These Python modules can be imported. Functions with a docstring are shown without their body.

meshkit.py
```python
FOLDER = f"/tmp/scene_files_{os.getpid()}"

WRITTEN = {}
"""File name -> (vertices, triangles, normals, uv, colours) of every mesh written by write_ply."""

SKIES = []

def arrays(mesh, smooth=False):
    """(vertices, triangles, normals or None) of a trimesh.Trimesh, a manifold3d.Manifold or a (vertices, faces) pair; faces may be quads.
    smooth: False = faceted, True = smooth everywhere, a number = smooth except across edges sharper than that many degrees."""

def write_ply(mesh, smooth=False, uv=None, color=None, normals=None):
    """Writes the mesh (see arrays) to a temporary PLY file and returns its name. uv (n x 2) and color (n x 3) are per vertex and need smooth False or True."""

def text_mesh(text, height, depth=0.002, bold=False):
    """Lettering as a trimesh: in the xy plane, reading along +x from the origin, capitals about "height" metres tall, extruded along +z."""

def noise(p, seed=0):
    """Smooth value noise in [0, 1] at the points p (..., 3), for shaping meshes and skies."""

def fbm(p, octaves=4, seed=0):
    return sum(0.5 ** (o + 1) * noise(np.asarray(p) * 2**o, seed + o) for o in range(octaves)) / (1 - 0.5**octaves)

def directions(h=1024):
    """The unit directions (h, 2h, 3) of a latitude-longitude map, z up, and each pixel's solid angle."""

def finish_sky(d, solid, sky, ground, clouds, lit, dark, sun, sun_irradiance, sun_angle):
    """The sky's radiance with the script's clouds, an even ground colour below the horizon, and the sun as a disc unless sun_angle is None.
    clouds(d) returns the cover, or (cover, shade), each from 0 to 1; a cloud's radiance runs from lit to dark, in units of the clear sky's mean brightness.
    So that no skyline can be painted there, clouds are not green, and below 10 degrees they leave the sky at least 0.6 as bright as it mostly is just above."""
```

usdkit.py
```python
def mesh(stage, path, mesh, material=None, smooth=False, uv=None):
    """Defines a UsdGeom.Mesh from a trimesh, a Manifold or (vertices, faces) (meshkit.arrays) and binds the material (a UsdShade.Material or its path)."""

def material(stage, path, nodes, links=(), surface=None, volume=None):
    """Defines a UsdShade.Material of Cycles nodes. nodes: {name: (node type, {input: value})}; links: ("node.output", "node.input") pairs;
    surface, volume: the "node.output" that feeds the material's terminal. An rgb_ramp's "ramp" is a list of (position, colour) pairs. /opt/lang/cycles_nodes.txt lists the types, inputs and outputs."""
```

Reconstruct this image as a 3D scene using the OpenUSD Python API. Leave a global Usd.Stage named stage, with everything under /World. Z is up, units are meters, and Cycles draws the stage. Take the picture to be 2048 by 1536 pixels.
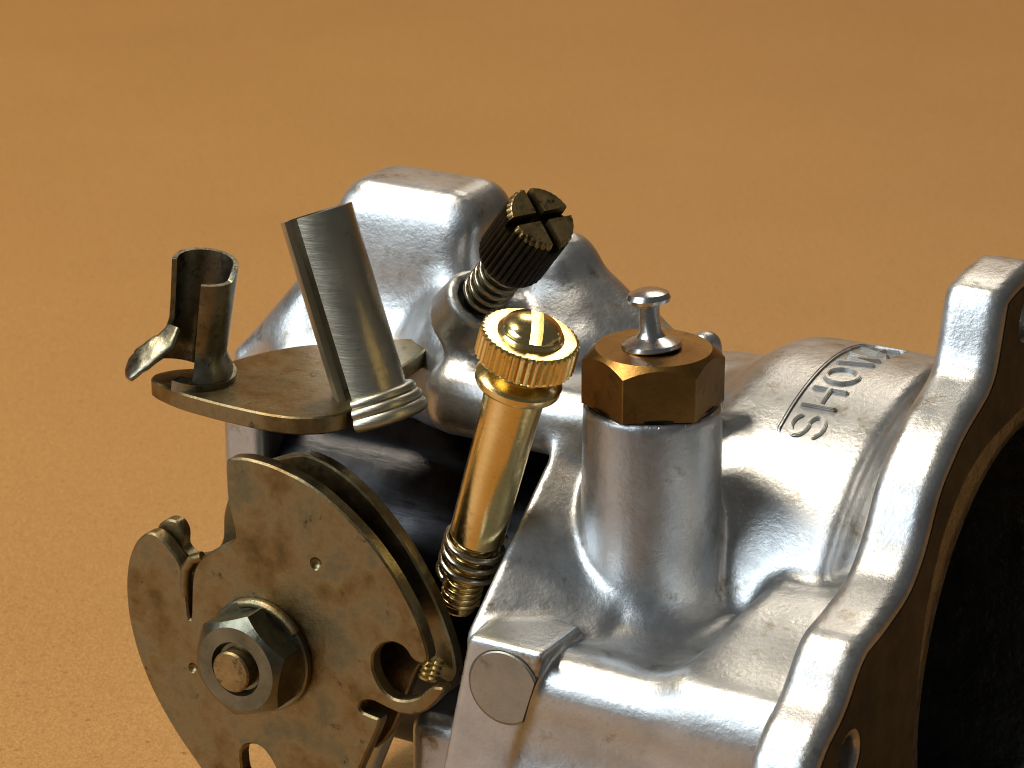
import math
import numpy as np
import trimesh
import mapbox_earcut as earcut
import manifold3d as m3
from manifold3d import Manifold, Mesh
from shapely.geometry import Polygon, Point, LineString
from shapely.ops import unary_union
import usdkit, meshkit
from pxr import Usd, UsdGeom, UsdLux, UsdShade, Gf, Sdf

stage = Usd.Stage.CreateInMemory()
UsdGeom.SetStageUpAxis(stage, UsdGeom.Tokens.z)
UsdGeom.SetStageMetersPerUnit(stage, 1.0)
world = UsdGeom.Xform.Define(stage, '/World')
stage.SetDefaultPrim(world.GetPrim())
UsdGeom.Scope.Define(stage, '/World/Looks')

# ------------------------------------------------------------------ camera
LIFT = 50.0                      # the carburettor's reference point stands 50 mm above the paper
PITCH, DIST = math.radians(20), 230.0
cam = UsdGeom.Camera.Define(stage, '/World/camera')
cam.CreateFocalLengthAttr(50.0)
cam.CreateHorizontalApertureAttr(50.0 * 80 / DIST)
cam.CreateClippingRangeAttr(Gf.Vec2f(0.02, 20))
cam.CreateFStopAttr(72.0)
cam.CreateFocusDistanceAttr(0.230)
cam.CreateExposureAttr(0.0)
cam.AddTranslateOp().Set(Gf.Vec3d(0, -DIST * math.cos(PITCH) * .001, (LIFT + DIST * math.sin(PITCH)) * .001))
cam.AddRotateXOp().Set(90 - 20)

# ------------------------------------------------------------------ lamps
def area(name, pos, target, w, h, power, color):
    l = UsdLux.RectLight.Define(stage, '/World/' + name)
    l.CreateWidthAttr(w); l.CreateHeightAttr(h); l.CreateIntensityAttr(power)
    l.CreateColorAttr(Gf.Vec3f(*color)); l.CreateNormalizeAttr(True)
    m = Gf.Matrix4d().SetLookAt(Gf.Vec3d(*pos), Gf.Vec3d(*target), Gf.Vec3d(0, 1, .1)).GetInverse()
    l.AddTransformOp().Set(m)
    return l
C0 = (0, 0, .05)
area('window_light', (-.46, -.20, .33), C0, .40, .38, .92, (.82, .93, 1.0))
area('ceiling_lamp', (-.36, .08, .78), C0, .17, .17, 1.65, (1.0, .88, .70))
area('back_lamp', (.12, .58, .64), (0, .05, .03), .28, .22, .36, (1.0, .88, .70))
dome = UsdLux.DomeLight.Define(stage, '/World/room_light')
usdkit.material(stage, '/World/Looks/room', {'b': ('background_shader', {'color': (.92, .92, .88), 'strength': .085})}, [], surface='b.background')
UsdShade.MaterialBindingAPI.Apply(dome.GetPrim()).Bind(UsdShade.Material.Get(stage, '/World/Looks/room'))

# ------------------------------------------------------------------ materials
MM = 1000.0
def metal(name, ramp, rough, scale=90, bump=.15, bscale=1400, spots=None, aniso=None, bdist=.00012, metallic=1.0, stretch=None, scratch=0):
    """Mottled metal: colour ramp over a slow noise, roughness varied by a second noise, pitted by a fine bump, scratched by a stretched noise."""
    n = {'g': ('texture_coordinate', {}),
         'n1': ('noise_texture', {'scale': scale, 'detail': 6.0, 'roughness': .62}),
         'r1': ('rgb_ramp', {'ramp': ramp}),
         'n2': ('noise_texture', {'scale': scale * 2.7, 'detail': 5.0, 'roughness': .7}),
         'mr': ('map_range', {'from_min': .3, 'from_max': .7, 'to_min': rough[0], 'to_max': rough[1], 'clamp': True}),
         'n3': ('noise_texture', {'scale': bscale, 'detail': 4.0, 'roughness': .65}),
         'b': ('bump', {'strength': bump, 'distance': bdist}),
         'p': ('principled_bsdf', {'metallic': metallic})}
    l = [('g.object', 'n1.vector'), ('g.object', 'n2.vector'), ('n1.fac', 'r1.fac'), ('n2.fac', 'mr.value'),
         ('mr.result', 'p.roughness'), ('n3.fac', 'b.height'), ('b.normal', 'p.normal')]
    if stretch:
        n['mp'] = ('mapping', {'scale': stretch}); l += [('g.object', 'mp.vector'), ('mp.vector', 'n3.vector')]
    else:
        l += [('g.object', 'n3.vector')]
    if scratch:
        n['ms'] = ('mapping', {'rotation': (.5, .9, .4), 'scale': (.06, 1.0, 1.0)})
        n['ns'] = ('noise_texture', {'scale': 1500.0, 'detail': 3.0, 'roughness': .6})
        n['bs'] = ('bump', {'strength': scratch, 'distance': .00010})
        n['mt'] = ('mapping', {'rotation': (1.3, .2, 2.1), 'scale': (1.0, .05, 1.0)})
        n['nt'] = ('noise_texture', {'scale': 1100.0, 'detail': 3.0, 'roughness': .6})
        n['bt'] = ('bump', {'strength': scratch, 'distance': .00010})
        l.remove(('b.normal', 'p.normal'))
        l += [('g.object', 'ms.vector'), ('ms.vector', 'ns.vector'), ('ns.fac', 'bs.height'), ('b.normal', 'bs.normal'),
              ('g.object', 'mt.vector'), ('mt.vector', 'nt.vector'), ('nt.fac', 'bt.height'), ('bs.normal', 'bt.normal'), ('bt.normal', 'p.normal')]
    if spots:
        c, lo, hi, sc = spots
        n['n4'] = ('noise_texture', {'scale': sc, 'detail': 5.0, 'roughness': .7})
        n['m4'] = ('map_range', {'from_min': lo, 'from_max': hi, 'to_min': 0.0, 'to_max': 1.0, 'clamp': True})
        n['mx'] = ('mix', {'color2': c})
        l += [('g.object', 'n4.vector'), ('n4.fac', 'm4.value'), ('m4.result', 'mx.fac'), ('r1.color', 'mx.color1'), ('mx.color', 'p.base_color')]
    else:
        l += [('r1.color', 'p.base_color')]
    return usdkit.material(stage, '/World/Looks/' + name, n, l, surface='p.BSDF')

ALU = metal('cast_aluminium', [(.3, (.37, .375, .38)), (.5, (.48, .485, .49)), (.7, (.56, .57, .575))], (.29, .45), 150, .30, 2300, ((.24, .20, .14), .57, .72, 300), scratch=.05, metallic=.90)
ALUM = metal('machined_aluminium', [(.3, (.26, .25, .21)), (.7, (.40, .385, .34))], (.36, .50), 220, .25, 1600, ((.2, .17, .13), .58, .75, 700))
ZINC = metal('zinc_plated_steel', [(.28, (.10, .07, .03)), (.42, (.21, .145, .062)), (.54, (.255, .20, .105)), (.66, (.17, .155, .095)), (.78, (.31, .275, .185))], (.30, .48), 260, .30, 2600, ((.07, .05, .03), .62, .72, 600), scratch=.10)
TARNISH = metal('tarnished_steel', [(.3, (.13, .12, .085)), (.55, (.25, .23, .17)), (.75, (.36, .34, .27))], (.26, .42), 320, .3, 2200, ((.06, .05, .03), .56, .7, 900))
STEEL = metal('brushed_steel', [(.3, (.38, .355, .28)), (.7, (.54, .51, .42))], (.34, .46), 140, .5, 1500, ((.16, .13, .08), .60, .75, 500), stretch=(.10, .10, 1.0))
DARKSTEEL = metal('grey_plated_steel', [(.3, (.10, .098, .07)), (.7, (.24, .225, .165))], (.26, .40), 240, .25, 1800)
WIRE = metal('spring_steel', [(.3, (.32, .27, .18)), (.7, (.50, .44, .33))], (.18, .28), 300, .05, 3000)
BRASS = metal('polished_brass', [(.3, (.76, .58, .24)), (.7, (.85, .68, .33))], (.12, .28), 260, .10, 2600, ((.50, .31, .10), .56, .80, 700))
OLDBRASS = metal('aged_brass', [(.3, (.20, .10, .028)), (.7, (.32, .185, .055))], (.34, .46), 190, .25, 2400, ((.09, .05, .02), .56, .75, 600))
BLACK = metal('blackened_brass', [(.3, (.018, .016, .012)), (.7, (.045, .036, .022))], (.42, .6), 300, .3, 3000)
WORN = metal('worn_blackened_brass', [(.35, (.19, .13, .055)), (.65, (.38, .28, .13))], (.36, .48), 420, .25, 3000, ((.05, .036, .02), .52, .66, 900))
PIN = metal('turned_aluminium', [(.3, (.50, .50, .50)), (.7, (.64, .64, .64))], (.2, .3), 200, .1, 2500)
BORESHADE = metal('shade_black_intake', [(.3, (.014, .016, .016)), (.7, (.05, .055, .055))], (.2, .42), 260, .8, 420, metallic=0.0, bdist=.0004)  # near-black paints in the shade of the deep bore
FACE = metal('stained_shaded_face', [(.3, (.014, .010, .005)), (.5, (.036, .027, .013)), (.7, (.065, .052, .03))], (.6, .8), 160, .3, 1500, metallic=0.0)  # brown residue, darkened to paint the dim reflection into the colour
DARKBODY = metal('shade_dark_aluminium', [(.3, (.012, .012, .013)), (.7, (.04, .04, .042))], (.22, .34), 160, .3, 700, stretch=(.15, 1, 1))  # near-black paints in the shade on the barrel; also colours the seal washer
PAPER = usdkit.material(stage, '/World/Looks/kraft_paper', {
    'g': ('texture_coordinate', {}),
    'n1': ('noise_texture', {'scale': 5200.0, 'detail': 4.0, 'roughness': .9}),
    'r1': ('rgb_ramp', {'ramp': [(.36, (.25, .118, .028)), (.5, (.41, .205, .056)), (.64, (.58, .325, .11))]}),
    'n2': ('noise_texture', {'scale': 22.0, 'detail': 3.0, 'roughness': .5}),
    'r2': ('rgb_ramp', {'ramp': [(.3, (.94, .93, .92)), (.7, (1.0, 1.0, 1.0))]}),
    'mx': ('mix', {'mix_type': 'multiply', 'fac': 1.0}),
    'v': ('noise_texture', {'scale': 1300.0, 'detail': 2.0, 'roughness': .5}),
    'mv': ('map_range', {'from_min': .64, 'from_max': .76, 'to_min': 0.0, 'to_max': .75, 'clamp': True}),
    'm2': ('mix', {'color2': (.16, .065, .015)}),
    'b': ('bump', {'strength': .05, 'distance': .0001}),
    'p': ('principled_bsdf', {'roughness': .5, 'specular_ior_level': .6})},
    [('g.object', 'n1.vector'), ('g.object', 'n2.vector'), ('g.object', 'v.vector'), ('n1.fac', 'r1.fac'), ('n2.fac', 'r2.fac'),
     ('r1.color', 'mx.color1'), ('r2.color', 'mx.color2'), ('v.fac', 'mv.value'), ('mv.result', 'm2.fac'), ('mx.color', 'm2.color1'),
     ('m2.color', 'p.base_color'), ('n1.fac', 'b.height'), ('b.normal', 'p.normal')], surface='p.BSDF')

# ------------------------------------------------------------------ scene helpers
def xform(name, label=None, category=None, rz=0):
    x = UsdGeom.Xform.Define(stage, '/World/' + name)
    if rz: x.AddRotateZOp().Set(rz)
    p = x.GetPrim()
    if label: p.SetCustomDataByKey('label', label)
    if category: p.SetCustomDataByKey('category', category)
    return p
used = {}
def obj(name, mesh, material, parent, label=None, smooth=32, lift=LIFT):
    """One Mesh prim under parent; the mesh is in millimetres of the carburettor's own frame."""
    base = parent.GetPath().AppendChild(name)
    k = used.get(str(base), 0); used[str(base)] = k + 1
    path = str(base) if k == 0 else f'{base}_{k:03d}'
    v, f, _ = meshkit.arrays(mesh, False)
    t = trimesh.Trimesh((v + [0, 0, lift]) / MM, f, process=False)
    t.merge_vertices(digits_vertex=8)
    m = usdkit.mesh(stage, path, t, material, smooth)
    if label: m.GetPrim().SetCustomDataByKey('label', label)
    return m.GetPrim()
def tm(man):
    m = man.to_mesh(); return trimesh.Trimesh(m.vert_properties[:, :3], m.tri_verts, process=False)
def man(t):
    t = t.copy(); t.merge_vertices(digits_vertex=6)
    return Manifold(Mesh(np.asarray(t.vertices, np.float32), np.asarray(t.faces, np.uint32)))
def unit(v): v = np.asarray(v, float); return v / np.linalg.norm(v)
def frame(z, xhint=(1, 0, 0)):
    z = unit(z); x = np.asarray(xhint, float); x = unit(x - z * (x @ z)); return np.stack([x, np.cross(z, x), z], 1)
def place(t, o, z=(0, 0, 1), xhint=(1, 0, 0)):
    t = t.copy(); t.vertices = np.asarray(t.vertices) @ frame(z, xhint).T + np.asarray(o, float); return t
def join(*a): return trimesh.util.concatenate(a)
def lathe(prof, n=72):
    """prof: (radius, height) pairs from the axis at the bottom to the axis at the top."""
    prof = [(max(r, 0), z) for r, z in prof]; v = []; ring = []
    for r, z in prof:
        if r < 1e-6: ring.append([len(v)]); v.append((0, 0, z))
        else:
            ring.append(list(range(len(v), len(v) + n)))
            v += [(r * math.cos(a), r * math.sin(a), z) for a in np.arange(n) * 2 * math.pi / n]
    f = []
    for a, b in zip(ring, ring[1:]):
        for i in range(n):
            j = (i + 1) % n
            if len(a) == 1 and len(b) == 1: continue
            if len(a) == 1: f.append((a[0], b[j], b[i]))
            elif len(b) == 1: f.append((a[i], a[j], b[0]))
            else: f += [(a[i], a[j], b[j]), (a[i], b[j], b[i])]
    t = trimesh.Trimesh(v, f, process=False)
    if t.volume < 0: t.invert()
    return t
def loft(rings):
    """Closed solid through rings of equal vertex count (counter-clockwise seen from the last)."""
    rings = [np.asarray(r, float) for r in rings]; n = len(rings[0]); v = np.vstack(rings); f = []
    for k in range(len(rings) - 1):
        for i in range(n):
            j = (i + 1) % n; a, b = k * n, (k + 1) * n
            f += [(a + i, a + j, b + j), (a + i, b + j, b + i)]
    e = earcut.triangulate_float64(rings[-1][:, :2].copy(), np.array([n], np.uint32)).reshape(-1, 3)
    o = (len(rings) - 1) * n
    for t in e: f.append(tuple(o + t))
    e = earcut.triangulate_float64(rings[0][:, :2].copy(), np.array([n], np.uint32)).reshape(-1, 3)
    for t in e: f.append(tuple(t[::-1]))
    t = trimesh.Trimesh(v, f, process=False); trimesh.repair.fix_normals(t); return t
def plate(poly, t, b=.15):
    """Sheet of thickness t from a shapely polygon, its edges bevelled by b; lies in xy, from z=0 to z=t."""
    poly = poly.simplify(.01); poly = Polygon(poly.exterior, poly.interiors)
    loops = [np.array(poly.exterior.coords)[:-1]] + [np.array(i.coords)[:-1] for i in poly.interiors]
    loops = [l if (Polygon(l).exterior.is_ccw == (k == 0)) else l[::-1] for k, l in enumerate(loops)]
    def inset(l, d):
        e = np.roll(l, -1, 0) - l; e /= np.linalg.norm(e, axis=1)[:, None] + 1e-12
        nrm = np.stack([-e[:, 1], e[:, 0]], 1); m = nrm + np.roll(nrm, 1, 0)
        m /= np.maximum((m * m).sum(1), .6)[:, None] / 2
        return l + m * d
    levels = [(0, b), (b, 0), (t - b, 0), (t, b)]
    V, F = [], []; n0 = 0; offs = []
    tot = sum(len(l) for l in loops)
    for z, d in levels:
        for l in loops:
            q = inset(l, d); V.append(np.c_[q, np.full(len(q), z)])
    V = np.vstack(V)
    for k in range(3):
        o = 0
        for l in loops:
            n = len(l)
            for i in range(n):
                j = (i + 1) % n; a, c = k * tot + o, (k + 1) * tot + o
                F += [(a + i, a + j, c + j), (a + i, c + j, c + i)]
            o += n
    ends = np.cumsum([len(l) for l in loops]).astype(np.uint32)
    for k, flip in ((0, True), (3, False)):
        e = earcut.triangulate_float64(np.ascontiguousarray(V[k * tot:(k + 1) * tot, :2]), ends).reshape(-1, 3)
        for q in e: F.append(tuple((k * tot + q)[::-1] if flip else k * tot + q))
    tt = trimesh.Trimesh(V, F, process=False); trimesh.repair.fix_normals(tt); return tt
def xz(t, y):
    """xy-drawn sheet -> stands in the plane y, drawn x,y -> X,Z; thickness goes to +Y."""
    t = t.copy(); v = np.asarray(t.vertices); t.vertices = np.stack([v[:, 0], y + v[:, 2], v[:, 1]], 1); t.invert(); 
    trimesh.repair.fix_normals(t); return t
def tube(path, r, n=14, closed_caps=True):
    p = np.asarray(path, float); m = len(p); r = np.broadcast_to(r, m)
    tg = np.gradient(p, axis=0); tg /= np.linalg.norm(tg, axis=1)[:, None]
    nx = np.cross(tg[0], [.3, .5, .81]); nx /= np.linalg.norm(nx); V = []
    for i in range(m):
        nx = nx - tg[i] * (nx @ tg[i]); nx /= np.linalg.norm(nx); ny = np.cross(tg[i], nx)
        a = np.arange(n) * 2 * np.pi / n
        V.append(p[i] + r[i] * (np.cos(a)[:, None] * nx + np.sin(a)[:, None] * ny))
    V = np.vstack(V); F = []
    for k in range(m - 1):
        for i in range(n):
            j = (i + 1) % n; F += [(k*n+i, k*n+j, (k+1)*n+j), (k*n+i, (k+1)*n+j, (k+1)*n+i)]
    c = len(V); V = np.vstack([V, p[0], p[-1]])
    for i in range(n):
        j = (i + 1) % n; F += [(c, j, i), (c + 1, (m-1)*n+i, (m-1)*n+j)]
    return trimesh.Trimesh(V, F, process=False)
def ribbon(path, side, width, thick):
    p = np.asarray(path, float); n = len(p); w = np.broadcast_to(width, n); tg = np.gradient(p, axis=0); R = []
    for i in range(n):
        t = unit(tg[i]); sd = unit(np.asarray(side, float) - t * (t @ np.asarray(side, float))); nn = np.cross(t, sd); a = np.arange(20) * 2 * np.pi / 20
        cx = np.sign(np.cos(a)) * np.abs(np.cos(a)) ** .5 * w[i] / 2; cy = np.sign(np.sin(a)) * np.abs(np.sin(a)) ** .8 * thick / 2
        R.append(p[i] + cx[:, None] * sd + cy[:, None] * nn)
    V = np.vstack(R + [p[:1], p[-1:]]); F = []
    for k in range(n - 1):
        for i in range(20):
            j = (i + 1) % 20; F += [(k*20+i, k*20+j, (k+1)*20+j), (k*20+i, (k+1)*20+j, (k+1)*20+i)]
    c = n * 20
    for i in range(20):
        j = (i + 1) % 20; F += [(c, j, i), (c + 1, (n-1)*20+i, (n-1)*20+j)]
    t = trimesh.Trimesh(V, F, process=False); trimesh.repair.fix_normals(t); return t
def smoothpoly(pts, it=2):
    """Corner-cutting of a closed outline (Chaikin) so that traced outlines get rounded corners."""
    p = np.asarray(pts, float)
    for _ in range(it):
        q = np.roll(p, -1, 0); p = np.stack([.8 * p + .2 * q, .2 * p + .8 * q], 1).reshape(-1, 2)
    return p
def helix(r, pitch, turns, z0=0, n=36, r2=None):
    t = np.linspace(0, turns, int(n * turns)); rr = r if r2 is None else r + (r2 - r) * t / turns
    return np.stack([rr * np.cos(2*np.pi*t), rr * np.sin(2*np.pi*t), z0 + pitch * t], 1)
def segment_tube(ro, ri, z0, z1, a0, a1, n=40, flare=None):
    """Rolled sheet: a tube wall between the angles a0 and a1 (degrees). flare(z) adds to the radius; z1 may be a function of the angle."""
    A = np.radians(np.linspace(a0, a1, n)); K = 9; V = []
    for k in range(K):
        for a in A:
            top = z1(math.degrees(a)) if callable(z1) else z1
            z = z0 + (top - z0) * k / (K - 1); fl = flare(z, math.degrees(a)) if flare else 0
            for q in (ri, ro): V.append(((q + fl) * math.cos(a), (q + fl) * math.sin(a), z))
    V = np.array(V).reshape(K, n, 2, 3); idx = np.arange(K * n * 2).reshape(K, n, 2); F = []
    def quad(a, b, c, d): F.extend([(a, b, c), (a, c, d)])
    for k in range(K - 1):
        for i in range(n - 1):
            quad(idx[k,i,1], idx[k,i+1,1], idx[k+1,i+1,1], idx[k+1,i,1]); quad(idx[k,i,0], idx[k+1,i,0], idx[k+1,i+1,0], idx[k,i+1,0])
        quad(idx[k,0,0], idx[k,0,1], idx[k+1,0,1], idx[k+1,0,0]); quad(idx[k,n-1,1], idx[k,n-1,0], idx[k+1,n-1,0], idx[k+1,n-1,1])
    for i in range(n - 1):
        quad(idx[K-1,i,1], idx[K-1,i+1,1], idx[K-1,i+1,0], idx[K-1,i,0]); quad(idx[0,i,0], idx[0,i+1,0], idx[0,i+1,1], idx[0,i,1])
    return trimesh.Trimesh(V.reshape(-1, 3), F, process=False)

# ------------------------------------------------------------------ kraft paper
nu, nv = 121, 161
gu = np.linspace(-1.0, 1.0, nu); gv = np.linspace(-.085, 1.15, nv)      # across, and along the sheet from its front edge
bend, rad = .42, .16                                                # it lies flat, then sweeps up behind
def sweep(t):
    a = np.clip((t - bend) / rad, 0, 1.15)
    y = np.where(t < bend, t, bend + rad * np.sin(a)); z = np.where(t < bend, 0, rad * (1 - np.cos(a)))
    over = np.maximum(t - bend - rad * 1.15, 0)
    return y + over * math.cos(1.15), z + over * math.sin(1.15)
U_, V_ = np.meshgrid(gu, gv, indexing='ij'); yy, zz = sweep(V_)
pp = np.stack([U_, yy, zz + .00015 * (meshkit.fbm(np.stack([U_ * 9, V_ * 9, 0 * U_], -1), 3, 4) - .9)], -1)
q = np.arange(nu * nv).reshape(nu, nv)
pf = np.stack([q[:-1, :-1], q[1:, :-1], q[1:, 1:], q[:-1, 1:]], -1).reshape(-1, 4)
paper = usdkit.mesh(stage, '/World/kraft_paper_surface', (pp.reshape(-1, 3), pf), PAPER, True).GetPrim()
paper.SetCustomDataByKey('kind', 'structure')
paper.SetCustomDataByKey('label', 'flat sheet of orange-brown kraft paper under the metal carburettor')

carb = xform('carburetor', 'cast aluminium carburetor with brass screws and rotating lever plates on brown paper', 'carburetor', -30)

# ------------------------------------------------------------------ cast body, as a distance field in millimetres
RES = 0.3
LO, HI = np.array([-39., -25., -49.6]), np.array([39., 47., 14.])
dims = np.ceil((HI - LO) / RES).astype(int)
ax_ = [np.float32(LO[k]) + np.arange(dims[k], dtype=np.float32) * np.float32(RES) for k in range(3)]
gX, gY, gZ = ax_[0][:, None, None], ax_[1][None, :, None], ax_[2][None, None, :]
def smin(a, b, k):
    h = np.maximum(k - np.abs(a - b), 0); h *= h; h *= np.float32(.25 / k); return np.minimum(a, b) - h
def smax(a, b, k): return -smin(-a, -b, k)
def rbox(lo, hi, r):
    c = [(a + b) / 2 for a, b in zip(lo, hi)]; s = [(b - a) / 2 - r for a, b in zip(lo, hi)]
    qx, qy, qz = (np.abs(gX - c[0]) - s[0], np.abs(gY - c[1]) - s[1], np.abs(gZ - c[2]) - s[2])
    o = np.sqrt(np.maximum(qx, 0) ** 2 + np.maximum(qy, 0) ** 2 + np.maximum(qz, 0) ** 2)
    return (o + np.minimum(np.maximum(qx, np.maximum(qy, qz)), 0) - r).astype(np.float32)
def capsule(a, b, ra, rb=None):
    a, b = np.asarray(a, float), np.asarray(b, float); rb = ra if rb is None else rb; d = b - a
    px, py, pz = gX - a[0], gY - a[1], gZ - a[2]
    h = np.clip((px * d[0] + py * d[1] + pz * d[2]) / (d @ d), 0, 1)
    return (np.sqrt((px - h * d[0]) ** 2 + (py - h * d[1]) ** 2 + (pz - h * d[2]) ** 2) - (ra + (rb - ra) * h)).astype(np.float32)
def cyl(a, b, ra, rb, e=1.0):
    """Cone frustum from a to b with rounded rims."""
    a, b = np.asarray(a, float), np.asarray(b, float); L = np.linalg.norm(b - a); d = (b - a) / L
    px, py, pz = gX - a[0], gY - a[1], gZ - a[2]
    t = px * d[0] + py * d[1] + pz * d[2]
    rr = np.sqrt(np.maximum(px * px + py * py + pz * pz - t * t, 0))
    qx = rr - (ra + (rb - ra) * np.clip(t / L, 0, 1)) + e; qy = np.abs(t - L / 2) - L / 2 + e
    return (np.sqrt(np.maximum(qx, 0) ** 2 + np.maximum(qy, 0) ** 2) + np.minimum(np.maximum(qx, qy), 0) - e).astype(np.float32)
def half(n, p):
    n = unit(n); return (n[0] * (gX - p[0]) + n[1] * (gY - p[1]) + n[2] * (gZ - p[2])).astype(np.float32)
def poly_sd(pts, A, B):
    """Signed distance to a closed polygon over the 2-D grid A x B."""
    P = np.asarray(pts, np.float32); a, b = np.meshgrid(A, B, indexing='ij'); d = np.full(a.shape, 1e9, np.float32); s = np.zeros(a.shape, bool)
    for (x0, y0), (x1, y1) in zip(P, np.roll(P, -1, 0)):
        ex, ey = x1 - x0, y1 - y0; wx, wy = a - x0, b - y0
        t = np.clip((wx * ex + wy * ey) / (ex * ex + ey * ey + 1e-12), 0, 1)
        d = np.minimum(d, (wx - t * ex) ** 2 + (wy - t * ey) ** 2)
        if y0 != y1:
            s ^= ((y0 > b) != (y1 > b)) & (a < (x1 - x0) * (b - y0) / (y1 - y0) + x0)
    d = np.sqrt(d); d[s] *= -1; return d
def prism_x(pts, x0, x1, e):
    d = poly_sd(pts, ax_[1], ax_[2])[None] + e; h = np.abs(gX - (x0 + x1) / 2) - (x1 - x0) / 2 + e
    return (np.sqrt(np.maximum(d, 0) ** 2 + np.maximum(h, 0) ** 2) + np.minimum(np.maximum(d, h), 0) - e).astype(np.float32)

YB, ZB = 26.0, -25.2
# intake barrel with a rounded shoulder
S = smin(cyl((8.0, YB, ZB), (24.8, YB, ZB), 22.6, 22.6, 1.6), cyl((12, YB, ZB), (34, YB, ZB), 20.3, 20.3, 1.0), 1.5)
S = smax(S, cyl((8.0, YB, ZB), (44, YB, ZB), 22.6, 22.6, 5.0), .5)
S = smin(S, cyl((2, YB, ZB), (16, YB, ZB), 19.8, 20.2, 2.0), 2.0)
# main block, bench along the front with a rounded shoulder, shelf beside the flange
S = smin(S, rbox((1.0, 1.0, -49), (32, 42, -21.8), 2), 2.5)
bench = rbox((2.2, -10.1, -49), (33, 20, -18.2), 2.6)
bench = smin(bench, capsule((6.0, -7.2, -20.7), (31, -7.2, -21.3), 2.95, 2.95), .8)
bench = smin(bench, rbox((-.6, -9.9, -49), (33, 20, -27), 2.0), 3.0)
shelf = smax(rbox((19.8, -8.6, -26), (33, 14, -14.4), 1.6), half((0, -.36, .93), (0, .6, -14.7)), 1.4)
bench = smin(bench, shelf, 4.0)
# choke boss, filleted into the bench, only touching the barrel
boss = cyl((9.95, 4.71, -30), (9.95, 4.71, -1.2), 5.75, 5.45, .35)
bench = smin(bench, boss, 4.5)
S = smin(S, bench, 1.3)
# pad with the plug
pad = smax(smax(rbox((-9, -10.7, -49), (10, -4.5, -16.75), .5), half((-.98, 0, .2), (1.6, 0, -19.7)), .6), half((.957, 0, -.29), (8.85, 0, -17.2)), .3)
S = smin(S, rbox((-8.5, -2.8, -49), (4, 14, -29.5), 1.6), 1.0)
# sloping gusset between pad and boss
web = smax(rbox((.8, -9.0, -26), (10, 9, -6.4), .9), half((.36, -.58, .73), (5, -6.5, -17.8)), .8)
web = smax(web, half((0, 1, 0), (0, 7.5, 0)), 1.0)
S = smin(S, web, 1.0)
S = smin(S, pad, .6)
# flange plate with its lugs
FL = smoothpoly(smoothpoly([(9.76, 8.95), (8.72, 5.14), (7.68, 4.05), (2.99, 2.39), (-1.47, -0.69), (-3.61, -4.48), (-5.42, -6.30), (-6.98, -7.06), (-10.64, -7.91), (-13.32, -8.19), (-15.02, -9.25), (-17.16, -11.68), (-19.96, -12.98), (-21.56, -14.48), (-22.60, -17.00), (-22.40, -21.00), (-19.00, -26.00), (-12.00, -30.00), (-8.00, -36.00), (-6.00, -47.00), (45.00, -47.00), (45.00, -2.00), (33.00, 6.00), (21.00, 7.50), (19.50, 10.00), (17.00, 11.20), (12.60, 10.90), (10.40, 10.40)], 1), 2)
flange = prism_x(FL, 31.2, 36.2, 1.2)
S = smin(S, flange, 4.0)
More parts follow.
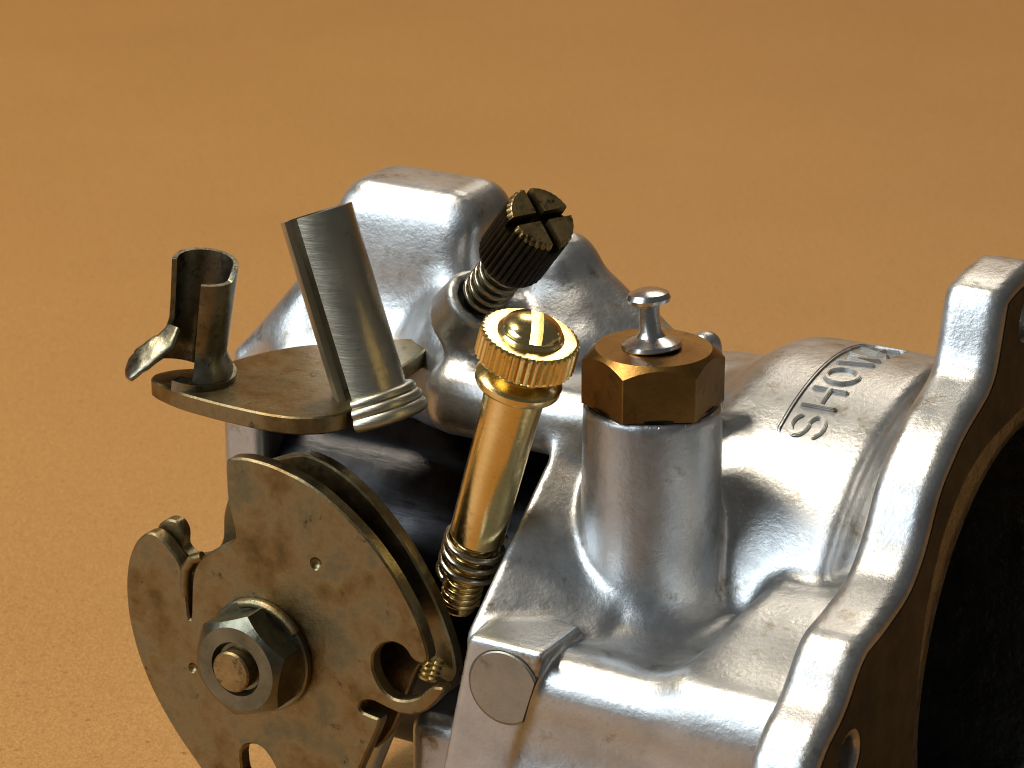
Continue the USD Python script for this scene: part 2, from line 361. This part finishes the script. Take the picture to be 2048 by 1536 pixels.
# upper castings: lug, hump, falling ridge, front roll, left apron
U = smax(smax(rbox((-30, 15, -12), (-13.0, 25, 8.9), 3.2), half((0, -1, .30), (0, 15.2, 5)), 1.6), half((-1, 0, .42), (-28.6, 0, 3)), 2.0)
U = smin(U, rbox((-30.5, 10.5, -9), (-12, 26, -4.8), 2.2), 6.0)
U = smin(U, capsule((-5.4, 17.5, -6), (-5.2, 17.5, 3.9), 4.2, 3.1), 3.0)
U = smin(U, rbox((-16, 11, -10), (2, 24, .6), 3.0), 4.0)
U = smin(U, capsule((-2.0, 17, .2), (5.2, 16.5, -2.9), 3.2, 2.6), 3.0)
U = smin(U, rbox((-12.5, 5.2, -8.6), (6, 24, -2.2), 2.8), 3.5)
U = smin(U, capsule((9.9, 14, -4.0), (9.9, 14, .6), 1.6, 1.3), 1.5)
U = smin(U, capsule((-28.0, 15.5, -2.0), (-34.5, 13.5, -8.0), 1.9, 1.4), 4.0)
# bored boss that takes the black screw
AB = unit(np.array((-1.12, 6.75, 11.76)) - np.array((-8.81, 10.01, 2.57))); BB = np.array((-8.81, 10.01, 2.57))
U = smin(U, cyl(BB - AB * 3.5, BB + AB * .4, 3.3, 2.9, .5), 2.6)
U = np.maximum(U, -cyl(BB - AB * 3, BB + AB * 4, 2.05, 2.05, .1))
S = smin(S, U, 1.6)
# engine-side flange at the far left and the spigot under the roof
S = smin(S, rbox((-34, 8, -34), (-29.5, 38, -8.5), 1.0), 1.0)
# mouth of the intake
S = np.maximum(S, gX - np.float32(36.17))
BORE = [(-3.40, -22.60), (-3.10, -15.00), (-2.20, -10.20), (0.20, -5.40), (4.00, -2.40), (8.00, -1.00), (16.50, -0.40), (26.00, -0.40), (36.00, -2.00), (42.00, -8.00), (43.00, -16.00), (43.00, -36.00), (38.00, -43.00), (28.00, -45.00), (10.00, -45.00), (0.00, -42.00), (-3.00, -36.00)]
S = smax(S, -prism_x(smoothpoly(BORE, 2), 32.6, 44, .8), .5)
S = smax(S, -cyl((13, YB, ZB), (40, YB, ZB), 17.5, 19.5, 1.0), 1.0)
LINER = None
# bolt hole in the upper lug, recess in the lower one
S = np.maximum(S, -cyl((28, 15.5, 7.0), (44, 15.5, 7.0), 1.6, 1.6, .1))
S = np.maximum(S, -cyl((33.8, -15.62, -16.33), (44, -15.62, -16.33), 1.5, 1.9, .3))
S = smax(S, half((0, 0, -1), (0, 0, -49.0)), .3)

def unambiguous(S):
    """Moves the few samples whose signs alternate across a cell face, so that the surface is a manifold."""
    for s in (np.s_[0], np.s_[-1]): S[s] = 1; S[:, s] = 1; S[:, :, s] = 1
    for _ in range(12):
        n = S < 0; bad = 0
        for d in range(3):
            b, g = [k for k in range(3) if k != d]
            def sh(i, j):
                q = [slice(None)] * 3; q[b] = slice(i, S.shape[b] - 1 + i); q[g] = slice(j, S.shape[g] - 1 + j); return tuple(q)
            n00, n10, n01, n11 = (n[sh(i, j)] for i, j in ((0, 0), (1, 0), (0, 1), (1, 1)))
            m = (n00 == n11) & (n10 == n01) & (n00 != n10); bad += m.sum()
            for i, j in ((0, 0), (1, 0)):
                w = np.argwhere(m & ~n[sh(i, j)]); w[:, b] += i; w[:, g] += j; S[tuple(w.T)] = -1e-3
        if not bad: break
def surface_nets(S, level=0.0):
    unambiguous(S)
    neg = S < level; nx, ny, nz = S.shape
    c = np.zeros((nx - 1, ny - 1, nz - 1), np.int8)
    for i, j, k in np.ndindex(2, 2, 2): c += neg[i:nx-1+i, j:ny-1+j, k:nz-1+k]
    cells = np.argwhere((c > 0) & (c < 8)); idx = np.full(c.shape, -1, np.int64); idx[tuple(cells.T)] = np.arange(len(cells))
    acc = np.zeros((len(cells), 3)); cnt = np.zeros(len(cells))
    for d in range(3):
        e = np.zeros(3, int); e[d] = 1
        for a in np.ndindex(2, 2):
            o = np.insert(np.array(a), d, 0); p0 = cells + o; p1 = p0 + e
            s0 = S[tuple(p0.T)]; s1 = S[tuple(p1.T)]; on = (s0 < 0) != (s1 < 0)
            t = np.where(on, s0 / np.where(on, s0 - s1, 1), 0); pos = o + t[:, None] * e
            acc[on] += pos[on]; cnt[on] += 1
    v = LO + (cells + acc / cnt[:, None]) * RES; F = []
    for d in range(3):
        b, g2 = (d + 1) % 3, (d + 2) % 3
        sl0 = [slice(1, None)] * 3; sl1 = [slice(1, None)] * 3; sl0[d] = slice(0, -1); sl1[d] = slice(1, None)
        A, B = neg[tuple(sl0)], neg[tuple(sl1)]
        for flip, m in ((False, A & ~B), (True, ~A & B)):
            q = np.argwhere(m); q[:, [b, g2]] += 1
            eb = np.zeros(3, int); eb[b] = 1; eg = np.zeros(3, int); eg[g2] = 1
            get = lambda x: idx[tuple(x.T)]
            lim = (q[:, b] < c.shape[b]) & (q[:, g2] < c.shape[g2]); q = q[lim]
            quad = np.stack([get(q - eb - eg), get(q - eg), get(q), get(q - eb)], 1)
            F.append(quad[:, ::-1] if flip else quad)
    F = np.vstack(F); F = F[(F >= 0).all(1)]
    return trimesh.Trimesh(v, np.vstack([F[:, [0, 1, 2]], F[:, [0, 2, 3]]]), process=False)
body_mesh = surface_nets(S)
trimesh.smoothing.filter_taubin(body_mesh, iterations=6)
del S
body_man = man(body_mesh)

def on_barrel(poly, r0, r1, step=.35):
    """Solid standing on the barrel between the radii r0 and r1; poly is drawn as (X, arc angle in mm on radius 22.6)."""
    from shapely import segmentize
    m = m3.CrossSection([np.array(poly.exterior.coords)[:-1]] + [np.array(i.coords)[:-1] for i in poly.interiors], m3.FillRule.EvenOdd).extrude(1.0).refine_to_length(step)
    def w(p):
        p = np.asarray(p); a = p[:, 1] / 22.6; r = r0 + (r1 - r0) * p[:, 2]
        return np.stack([p[:, 0], YB - r * np.cos(a), ZB + r * np.sin(a)], 1)
    return m.warp_batch(w)
# recessed name panel: arc angle runs upward over the barrel
PX0, PX1, PA0, PA1 = 16.1, 20.15, 23.2, 42.0
PX0 += 0
panel = Polygon([(PX0, PA0), (PX1, PA0), (PX1, PA1), (PX0, PA1)]).buffer(-1.0).buffer(1.0, 8)
cut = on_barrel(panel, 22.2, 24.5)
ok = body_man.status() == m3.Error.NoError and body_man.num_tri() > 1000
print('body', len(body_mesh.faces), body_man.status(), body_man.num_tri())
if ok: body_man = body_man - cut - on_barrel(panel.buffer(.16, 8), 22.40, 24.5)
body = obj('body', tm(body_man) if ok else body_mesh, ALU, carb, 'bare cast aluminium carburettor body with flange and intake mouth', smooth=38 if ok else True)

# raised letters in the panel, read from the bottom upward
def stroke(lines, w): return unary_union([LineString(l).buffer(w / 2, 6) for l in lines])
def arc(cx, cy, rx, ry, a0, a1, n=18): return [(cx + rx * math.cos(math.radians(a)), cy + ry * math.sin(math.radians(a))) for a in np.linspace(a0, a1, n)]
LW = .5
glyph = {   # drawn 1 wide, 1 high
    'S': [arc(.5, .74, .46, .26, 25, 270) + arc(.5, .26, .46, .26, 90, -155)],
    'H': [[(0, 0), (0, 1)], [(1, 0), (1, 1)], [(0, .5), (1, .5)]],
    'O': [arc(.5, .5, .5, .5, 0, 360, 40)],
    'W': [[(0, 1), (.25, 0), (.5, .9), (.75, 0), (1, 1)]],
    'A': [[(0, 0), (.5, 1), (1, 0)], [(.2, .36), (.8, .36)]]}
for k, ch in enumerate('SHOWA'):
    h, w, gap = (PX1 - PX0) - 1.3, 2.45, 1.15
    a = PA0 + .55 + k * (w + gap)
    lines = [[(PX1 - .65 - y * h, a + x * w) for x, y in l] for l in glyph[ch]]
    ww = stroke(lines, LW)
    if ww.geom_type != 'Polygon': ww = max(ww.geoms, key=lambda s: s.area)
    obj('letter', tm(on_barrel(ww, 22.0, 22.34, .2) + on_barrel(ww.buffer(-.08), 22.1, 22.44, .2) + on_barrel(ww.buffer(-.16), 22.1, 22.5, .2)), ALU, body, smooth=45)

# added funnel in the intake mouth; its black colour stands in for shade
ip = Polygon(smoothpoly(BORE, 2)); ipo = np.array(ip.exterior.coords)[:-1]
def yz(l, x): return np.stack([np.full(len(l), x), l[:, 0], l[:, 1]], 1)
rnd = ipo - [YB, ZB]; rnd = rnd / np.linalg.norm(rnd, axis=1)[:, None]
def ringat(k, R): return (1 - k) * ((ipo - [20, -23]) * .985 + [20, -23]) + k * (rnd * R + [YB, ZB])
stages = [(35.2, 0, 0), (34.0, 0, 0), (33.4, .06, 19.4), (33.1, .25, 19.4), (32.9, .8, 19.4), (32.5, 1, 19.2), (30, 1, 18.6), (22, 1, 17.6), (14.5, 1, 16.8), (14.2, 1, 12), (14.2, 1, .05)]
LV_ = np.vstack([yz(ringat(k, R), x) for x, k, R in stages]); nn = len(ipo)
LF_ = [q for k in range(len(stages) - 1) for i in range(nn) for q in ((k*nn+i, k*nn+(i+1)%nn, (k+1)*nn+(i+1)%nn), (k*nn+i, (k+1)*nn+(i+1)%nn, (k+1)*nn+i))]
obj('added_funnel', trimesh.Trimesh(LV_, LF_, process=False), BORESHADE, carb, 'added dark glossy sleeve, shade of the wide intake mouth at the right put into its colour', smooth=50)

# stained joint face of the flange: thin sheet, dim reflection painted dark
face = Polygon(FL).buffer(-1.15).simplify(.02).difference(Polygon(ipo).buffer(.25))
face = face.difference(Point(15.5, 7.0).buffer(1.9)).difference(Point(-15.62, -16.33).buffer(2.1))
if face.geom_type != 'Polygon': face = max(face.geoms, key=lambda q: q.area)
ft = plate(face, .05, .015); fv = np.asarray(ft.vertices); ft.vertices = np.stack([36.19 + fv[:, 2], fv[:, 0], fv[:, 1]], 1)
obj('flange_face', ft, FACE, body, 'brown stained joint face around the intake mouth, its dim reflection put into the colour', smooth=30)
# round plug in the pad
plug = lathe([(0, -1.5), (3.02, -1.5), (3.02, .02), (2.9, .12), (0, .12)], 64)
ring = lathe([(0, -1.2), (3.12, -1.2), (3.12, .03), (0, .03)], 64)
def clip_pad(t): return tm(man(t).trim_by_plane((-.957, 0, .29), -(-0 + .957 * 8.88 + .29 * 17.2)))
obj('plug', clip_pad(place(plug, (5.5, -10.78, -20.35), (0, -1, 0))), ALUM, body, 'flat round grey plug pressed into the square-cut pad')
obj('plug_seat', clip_pad(place(ring, (5.5, -10.78, -20.35), (0, -1, 0))), DARKSTEEL, body, 'thin dark joint around the round plug')

# throttle bore cylinder under the roof, its shade painted as near-black
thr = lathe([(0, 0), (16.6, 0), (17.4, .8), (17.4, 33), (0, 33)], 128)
obj('throttle_barrel', place(thr, (-30, 22.5, -26.8), (1, 0, 0), (0, 1, 0)), DARKBODY, carb, 'throttle barrel behind the brass screw, its shade put into the near-black colour')

# ------------------------------------------------------------------ hexagon gland nut with its plunger pin
def hexnut(R, h, ang, cham_r, cham, both=False, n=6, corner=.18):
    c = Polygon([(R * math.cos(math.radians(ang + 60 * k)), R * math.sin(math.radians(ang + 60 * k))) for k in range(6)]).buffer(-corner).buffer(corner, 6)
    m = m3.CrossSection([np.array(c.exterior.coords)[:-1]], m3.FillRule.EvenOdd).extrude(h)
    k_ = cham / (R - cham_r); pr = [(0, 0), (R + 2, 0), (R + 2, h - cham - 2 * k_), (cham_r, h), (0, h)] if not both else [(0, 0), (cham_r, 0), (R + 2, cham), (R + 2, h - cham), (cham_r, h), (0, h)]
    k = man(lathe(pr, 120)); return tm(m ^ k)
nut = hexnut(5.62, 4.45, -57 + 30, 4.55, .95)
nut_o = obj('gland_nut', place(nut, (9.95, 4.71, -1.1)), OLDBRASS, carb, 'aged brown brass hexagon nut on top of the upright boss', smooth=25)
obj('seal_washer', place(lathe([(0, 0), (5.0, 0), (5.0, .32), (0, .32)]), (9.95, 4.71, -1.27)), DARKBODY, nut_o)
pin = lathe([(0, 0), (2.3, 0), (2.38, .12), (2.3, .42), (1.9, .62), (1.15, .9), (.85, 1.4), (.78, 2.6), (.8, 3.3), (1.15, 3.5), (1.62, 3.65), (1.72, 3.95), (1.55, 4.35), (1.0, 4.6), (0, 4.68)], 64)
obj('plunger_pin', place(pin, (9.78, 4.71, 3.33), (-.10, .03, 1)), PIN, carb, 'small silver mushroom-headed pin standing on the brown brass nut')

# ------------------------------------------------------------------ bright brass throttle stop screw
H = np.array((3.42, -3.03, 5.63)); Bt = np.array((-4.34, -1.28, -19.59)); AX = unit(H - Bt); LEN = np.linalg.norm(H - Bt)
def teeth(r, d, n, z, p=4):
    a = np.arange(n * p) * 2 * np.pi / (n * p); k = np.abs(np.cos(np.arange(n * p) * np.pi / p)) ** 1.0
    rr = r - d * (1 - k); return np.stack([rr * np.cos(a), rr * np.sin(a), np.full(n * p, z)], 1)
XH = (.866, .5, 0)
cut_slot = lambda w, dpt, z, R: trimesh.creation.box((w, 2 * R, dpt * 2)).apply_translation((0, 0, z))
head = loft([teeth(3.4, .0, 40, -2.6), teeth(3.92, .34, 40, -2.3), teeth(3.92, .34, 40, -.30), teeth(3.84, .3, 40, -.08), teeth(3.6, .0, 40, 0)])
scr = obj('stop_screw', place(lathe([(0, -LEN), (1.25, -LEN), (1.45, -LEN + .4), (1.45, -19.3), (2.1, -19.3), (2.22, -19.1), (2.32, -7.2), (2.45, -4.85), (3.3, -4.7), (3.42, -4.5), (3.42, -4.05), (3.2, -3.8), (2.3, -3.4), (2.15, -2.9), (2.3, -2.55), (0, -2.55)], 80), H, AX, XH), BRASS, carb, 'shiny brass stop screw with collar, knurled slotted head and spring')
obj('knurled_head', place(head, H, AX, XH), BRASS, scr, smooth=22)
dome_m = man(lathe([(0, -.6), (2.62, -.6), (2.62, .1), (2.5, .3), (2.35, .36)] + [(2.62 * math.cos(t) * .9, .36 + 1.15 * math.sin(t)) for t in np.linspace(.05, 1.5, 12)] + [(0, 1.51)], 80)) - man(trimesh.creation.box((.95, 9, 2.2)).apply_translation((.2, 0, 1.55)))
obj('domed_tip', place(tm(dome_m), H, AX, XH), BRASS, scr, smooth=25)
thread = tube(helix(1.45, .62, 11, -LEN + .6), .24, 8)
obj('screw_thread', place(thread, H, AX, XH), BRASS, scr, smooth=60)
spr = tube(helix(2.28, -1.05, 3.6, -19.2), .31, 12)
obj('spring', place(spr, H, AX, XH), WIRE, scr, smooth=60)

# ------------------------------------------------------------------ blackened mixture screw
BT = np.array((-1.12, 6.75, 11.76))
side = loft([teeth(2.3, .0, 34, -6.8), teeth(2.7, .06, 34, -6.4), teeth(2.92, .22, 34, -5.9), teeth(2.92, .22, 34, -.62), teeth(2.7, .1, 34, -.6)])
cap = man(loft([teeth(2.9, .22, 34, -.6), teeth(2.92, .22, 34, -.42), teeth(2.74, .1, 34, -.06), teeth(2.64, 0, 34, 0)])); side_m = man(side)
A1 = math.radians(28)
for a in (A1, A1 + math.pi / 2):
    b = trimesh.creation.box((.8, 8, 2.4)); b.apply_transform(trimesh.transformations.rotation_matrix(a, (0, 0, 1))); cap = cap - man(b); side_m = side_m - man(b)
bs = obj('mixture_screw', place(tm(side_m), BT, AB, XH), BLACK, carb, 'black knurled mixture screw with a cross-slotted head on a spring', smooth=20)
obj('slotted_top', place(tm(cap), BT, AB, XH), WORN, bs, smooth=20)
obj('screw_shank', place(lathe([(0, -13), (1.15, -13), (1.15, -6.5), (0, -6.5)], 40), BT, AB), DARKSTEEL, bs)
obj('spring', place(tube(helix(1.72, -1.02, 5.2, -6.75), .27, 12), BT, AB, (0, 1, 0)), WIRE, bs, smooth=60)

# ------------------------------------------------------------------ throttle quadrant: two cam plates on a shaft
FP = Polygon(smoothpoly([(-21.30, -7.93), (-21.03, -7.32), (-19.32, -6.94), (-16.92, -7.07), (-14.09, -7.69), (-12.22, -8.46), (-9.92, -9.89), (-7.40, -11.91), (-5.36, -14.23), (-3.56, -17.03), (-2.76, -18.99), (-2.32, -20.61), (-2.92, -21.19), (-3.85, -21.06), (-4.62, -20.07), (-5.68, -19.85), (-6.86, -20.38), (-7.58, -21.42), (-7.65, -22.53), (-7.29, -23.54), (-6.56, -24.46), (-5.53, -24.87), (-4.36, -24.67), (-3.28, -24.15), (-2.72, -23.44), (-2.02, -22.92), (-1.15, -22.76), (-0.97, -23.10), (-1.71, -24.15), (-2.74, -25.28), (-3.91, -25.84), (-5.08, -26.00), (-6.25, -25.84), (-7.66, -25.48), (-8.47, -25.68), (-9.01, -26.26), (-8.78, -26.73), (-7.93, -26.88), (-6.89, -26.97), (-7.73, -28.97), (-9.23, -32.27), (-10.52, -36.03), (-13.08, -40.42), (-17.12, -42.48), (-21.10, -40.75), (-25.00, -35.96), (-27.45, -33.27), (-29.61, -30.08), (-31.01, -26.95), (-31.81, -23.69), (-31.91, -20.75), (-31.52, -18.41), (-30.71, -16.66), (-29.63, -15.59), (-28.70, -15.39), (-27.62, -16.00), (-26.08, -17.59), (-25.69, -19.82), (-25.55, -22.40), (-25.30, -22.34), (-25.06, -18.34), (-24.24, -16.74), (-22.60, -15.51), (-20.58, -14.29), (-20.55, -13.62), (-21.19, -11.15)], 2)).buffer(0)
FP = FP.difference(Polygon(smoothpoly([(-20.82, -33.44), (-20.29, -32.61), (-19.27, -32.26), (-18.39, -32.59), (-17.57, -33.53), (-16.88, -34.96), (-18.92, -36.42), (-20.65, -35.48)], 2)))
if FP.geom_type != 'Polygon': FP = max(FP.geoms, key=lambda s: s.area)
fp = man(xz(plate(FP, 1.35, .16), -9.0))
for c, rr in (((-12.77, -14.69), .62), ((-25.30, -26.79), .5)):
    s = trimesh.creation.icosphere(3, rr); s.apply_translation((c[0], -9.0 - rr * .35, c[1])); fp = fp - man(s)
quad = obj('throttle_quadrant', tm(fp), ZINC, carb, 'round brownish zinc-plated throttle cam plate with hook and slots', smooth=25)
RP = Polygon(smoothpoly([(-16.63, -7.23), (-14.24, -7.62), (-11.89, -8.65), (-9.56, -10.33), (-6.80, -13.19), (-4.51, -16.57), (-3.37, -18.92), (-2.46, -21.33), (-2.15, -23.23), (-2.72, -24.38), (-4.03, -23.99), (-5.05, -22.82), (-6.01, -23.93), (-8.50, -30.83), (-12.46, -34.13), (-19.48, -35.48), (-24.93, -31.25), (-27.65, -22.64), (-28.12, -19.55), (-28.57, -17.16), (-29.03, -15.95), (-29.89, -15.77), (-30.95, -16.44), (-31.20, -17.31), (-30.54, -18.48), (-29.55, -19.41), (-25.92, -18.17), (-24.55, -16.80), (-24.43, -13.83), (-22.58, -9.92)], 2)).buffer(0)
obj('rear_plate', xz(plate(RP, 1.3, .16), -5.2), ZINC, quad, smooth=25)
ST = plate(Polygon(smoothpoly([(-29.82, -16.65), (-29.61, -15.49), (-28.66, -14.75), (-27.54, -14.74), (-26.98, -15.65), (-27.15, -17.11), (-25.41, -17.81), (-26.24, -19.48), (-28.24, -18.79)], 2)).buffer(0), 1.2, .15)
obj('stop_tab', xz(ST, -7.3), ZINC, quad, 'small rounded tab rising behind the left wing', smooth=25)
NC = (-18.33, -23.73)
obj('hub', place(lathe([(0, -5), (12.0, -5), (12.0, 6), (0, 6)], 96), (NC[0] + 3.0, -8.0, NC[1] + 1.0), (0, -1, 0)) if False else place(lathe([(0, -12), (7.0, -12), (7.0, -.4), (0, -.4)], 64), (NC[0], -8.1, NC[1]), (0, -1, 0)), DARKSTEEL, quad)
obj('washer', place(lathe([(0, 0), (4.75, 0), (4.85, .1), (4.85, .62), (4.7, .72), (0, .72)], 72), (NC[0] + .1, -9.02, NC[1]), (0, -1, 0)), DARKSTEEL, quad)
lock = tube([(4.55 * math.cos(a), 4.55 * math.sin(a), .95 + .35 * max(0, 1 - abs(a - 2.2) / .5) * 0) for a in np.radians(np.linspace(38, 112, 24))], .42, 10)
lk = lock.copy(); vv = np.asarray(lk.vertices); lk.vertices = np.stack([vv[:, 0] + NC[0] + .2, -9.0 - vv[:, 2] + .4, vv[:, 1] + NC[1]], 1); lk.invert()
obj('lock_tab', lk, ZINC, quad, 'bent tab of the lock washer above the hexagon nut', smooth=40)
qn = tm(man(hexnut(4.6, 2.95, 20, 3.6, .75)) - man(lathe([(0, 2.3), (2.05, 2.3), (2.4, 3.1), (0, 3.1)], 48)))
qo = obj('shaft_nut', place(qn, (NC[0], -9.72, NC[1]), (0, -1, 0), (1, 0, 0)), DARKSTEEL, quad, 'dark grey hexagon nut holding the cam plate', smooth=25)
# ------------------------------------------------------------------ wing fold on the cam plate
fold = tube([(-24.18, -8.60, -16.66), (-25.12, -8.70, -17.05), (-25.69, -8.80, -17.89), (-25.98, -8.70, -19.33), (-26.01, -8.50, -21.21), (-26.05, -8.20, -22.92)], .45, 10)
obj('folded_edge', fold, ZINC, quad, smooth=50)
bolt = lathe([(0, 0), (1.75, 0), (1.75, 1.25), (1.6, 1.4), (0, 1.45)], 48)
shaft = obj('throttle_shaft', place(bolt, (NC[0], -12.0, NC[1]), (0, -1, 0)), WORN, carb, 'brass-coloured end of the throttle shaft inside the dark nut')
obj('return_spring_post', tube([(-9.61, -4.00, -29.13), (-10.63, -4.00, -31.67), (-11.76, -4.00, -34.49), (-13.85, -4.00, -39.24)], 1.35, 28), STEEL, carb, 'grey round post under the hook of the cam plate', smooth=40)
obj('link_stub', place(join(*[lathe([(0, -.25 + .45 * k), (.75, -.25 + .45 * k), (.92, .45 * k), (.75, .2 + .45 * k), (0, .2 + .45 * k)], 32) for k in range(4)]), (-3.67, -7.00, -23.15), (.2, .3, 1)), BRASS, carb, 'short threaded brass stub showing through the plate slot', smooth=40)

# ------------------------------------------------------------------ upper lever plate with rolled cable holders
LV = Polygon(smoothpoly([(-29.95, -6.99), (-26.27, -8.27), (-21.77, -8.74), (-17.85, -8.83), (-15.24, -8.48), (-13.20, -7.30), (-11.98, -5.44), (-12.38, -0.93), (-13.85, 4.80), (-14.43, 10.91), (-15.57, 12.46), (-17.15, 12.44), (-18.71, 10.95), (-20.99, 9.04), (-24.21, 6.29), (-26.04, 3.04), (-26.98, 0.05), (-27.49, -2.09), (-29.76, -3.82), (-30.60, -5.71)], 2)).buffer(0)
lever = obj('lever_plate', plate(LV, 1.5, .14).apply_translation((0, 0, -4.4)), ZINC, carb, 'flat brown lever plate carrying two upright rolled holders', smooth=25)
PF, PT = np.array((-12.59, -0.96, -2.50)), np.array((-17.96, -0.11, 11.30)); PAX = unit(PT - PF); PL = np.linalg.norm(PT - PF)
TOC = np.array((0.50, -0.87, 0.00)); 
post = segment_tube(2.98, 2.35, -1.2, PL, -24, 307, n=64)
po = obj('tall_holder', place(post, PF, PAX, TOC), STEEL, lever, 'tall brushed steel rolled tube with a dark seam down its side', smooth=40)
for z0, r0, rr in ((-.55, 3.25, .42), (-1.3, 3.5, .48), (-2.15, 3.55, .62)):
    arc_ = [(r0 * math.cos(a), r0 * math.sin(a), z0) for a in np.radians(np.linspace(*(-22, 150), 44))]
    obj('collar', place(tube(arc_, rr, 14), PF, PAX, TOC), STEEL, po, smooth=50)
CF, CT = np.array((-26.77, -4.89, -1.60)), np.array((-25.30, -5.15, 7.47)); CAX = unit(CT - CF); CL = np.linalg.norm(CT - CF)
def ctop(a):
    t = min(max((a - 60) / 26, 0), 1); return CL - 1.05 * (1 - t * t * (3 - 2 * t))
clip = segment_tube(2.66, 2.25, -1.2, ctop, *(0, 278), n=64, flare=lambda z, a: -.35 * (1 - z / CL) + 1.0 * max(0, 1 - max(z, 0) / 1.2) ** 2 * .8 + min(max((a - 190) / 60, 0), 1) * 2.2 * max(0, 1 - max(z, 0) / 4.6) ** 2)
co = obj('short_holder', place(clip, CF, CAX, TOC), TARNISH, lever, 'short open rolled steel holder with a flared foot at the plate tip', smooth=40)
obj('foot_ring', place(segment_tube(3.3, 2.1, -1.25, -.3, *(-30, 120), n=48), CF, CAX, TOC), TARNISH, co, smooth=40)
tab_path = np.array([(-27.53, -6.57, 1.90), (-27.80, -7.62, 0.93), (-28.45, -8.53, 0.25), (-29.16, -9.22, -0.43), (-29.78, -9.51, -1.14), (-30.13, -9.55, -1.62)]); tt_ = np.linspace(0, len(tab_path) - 1, 26)
tab_path = np.stack([np.interp(tt_, np.arange(len(tab_path)), tab_path[:, k]) for k in range(3)], 1)
obj('bent_tab', ribbon(tab_path, TOC * .8 + np.array([0, 0, -.55]), np.interp(tt_, [0, 1, 3, 4.5, 5], [1.4, 2.3, 2.7, 2.4, 1.4]), .62), TARNISH, co, 'short bent tab at the foot of the open rolled holder', smooth=40)
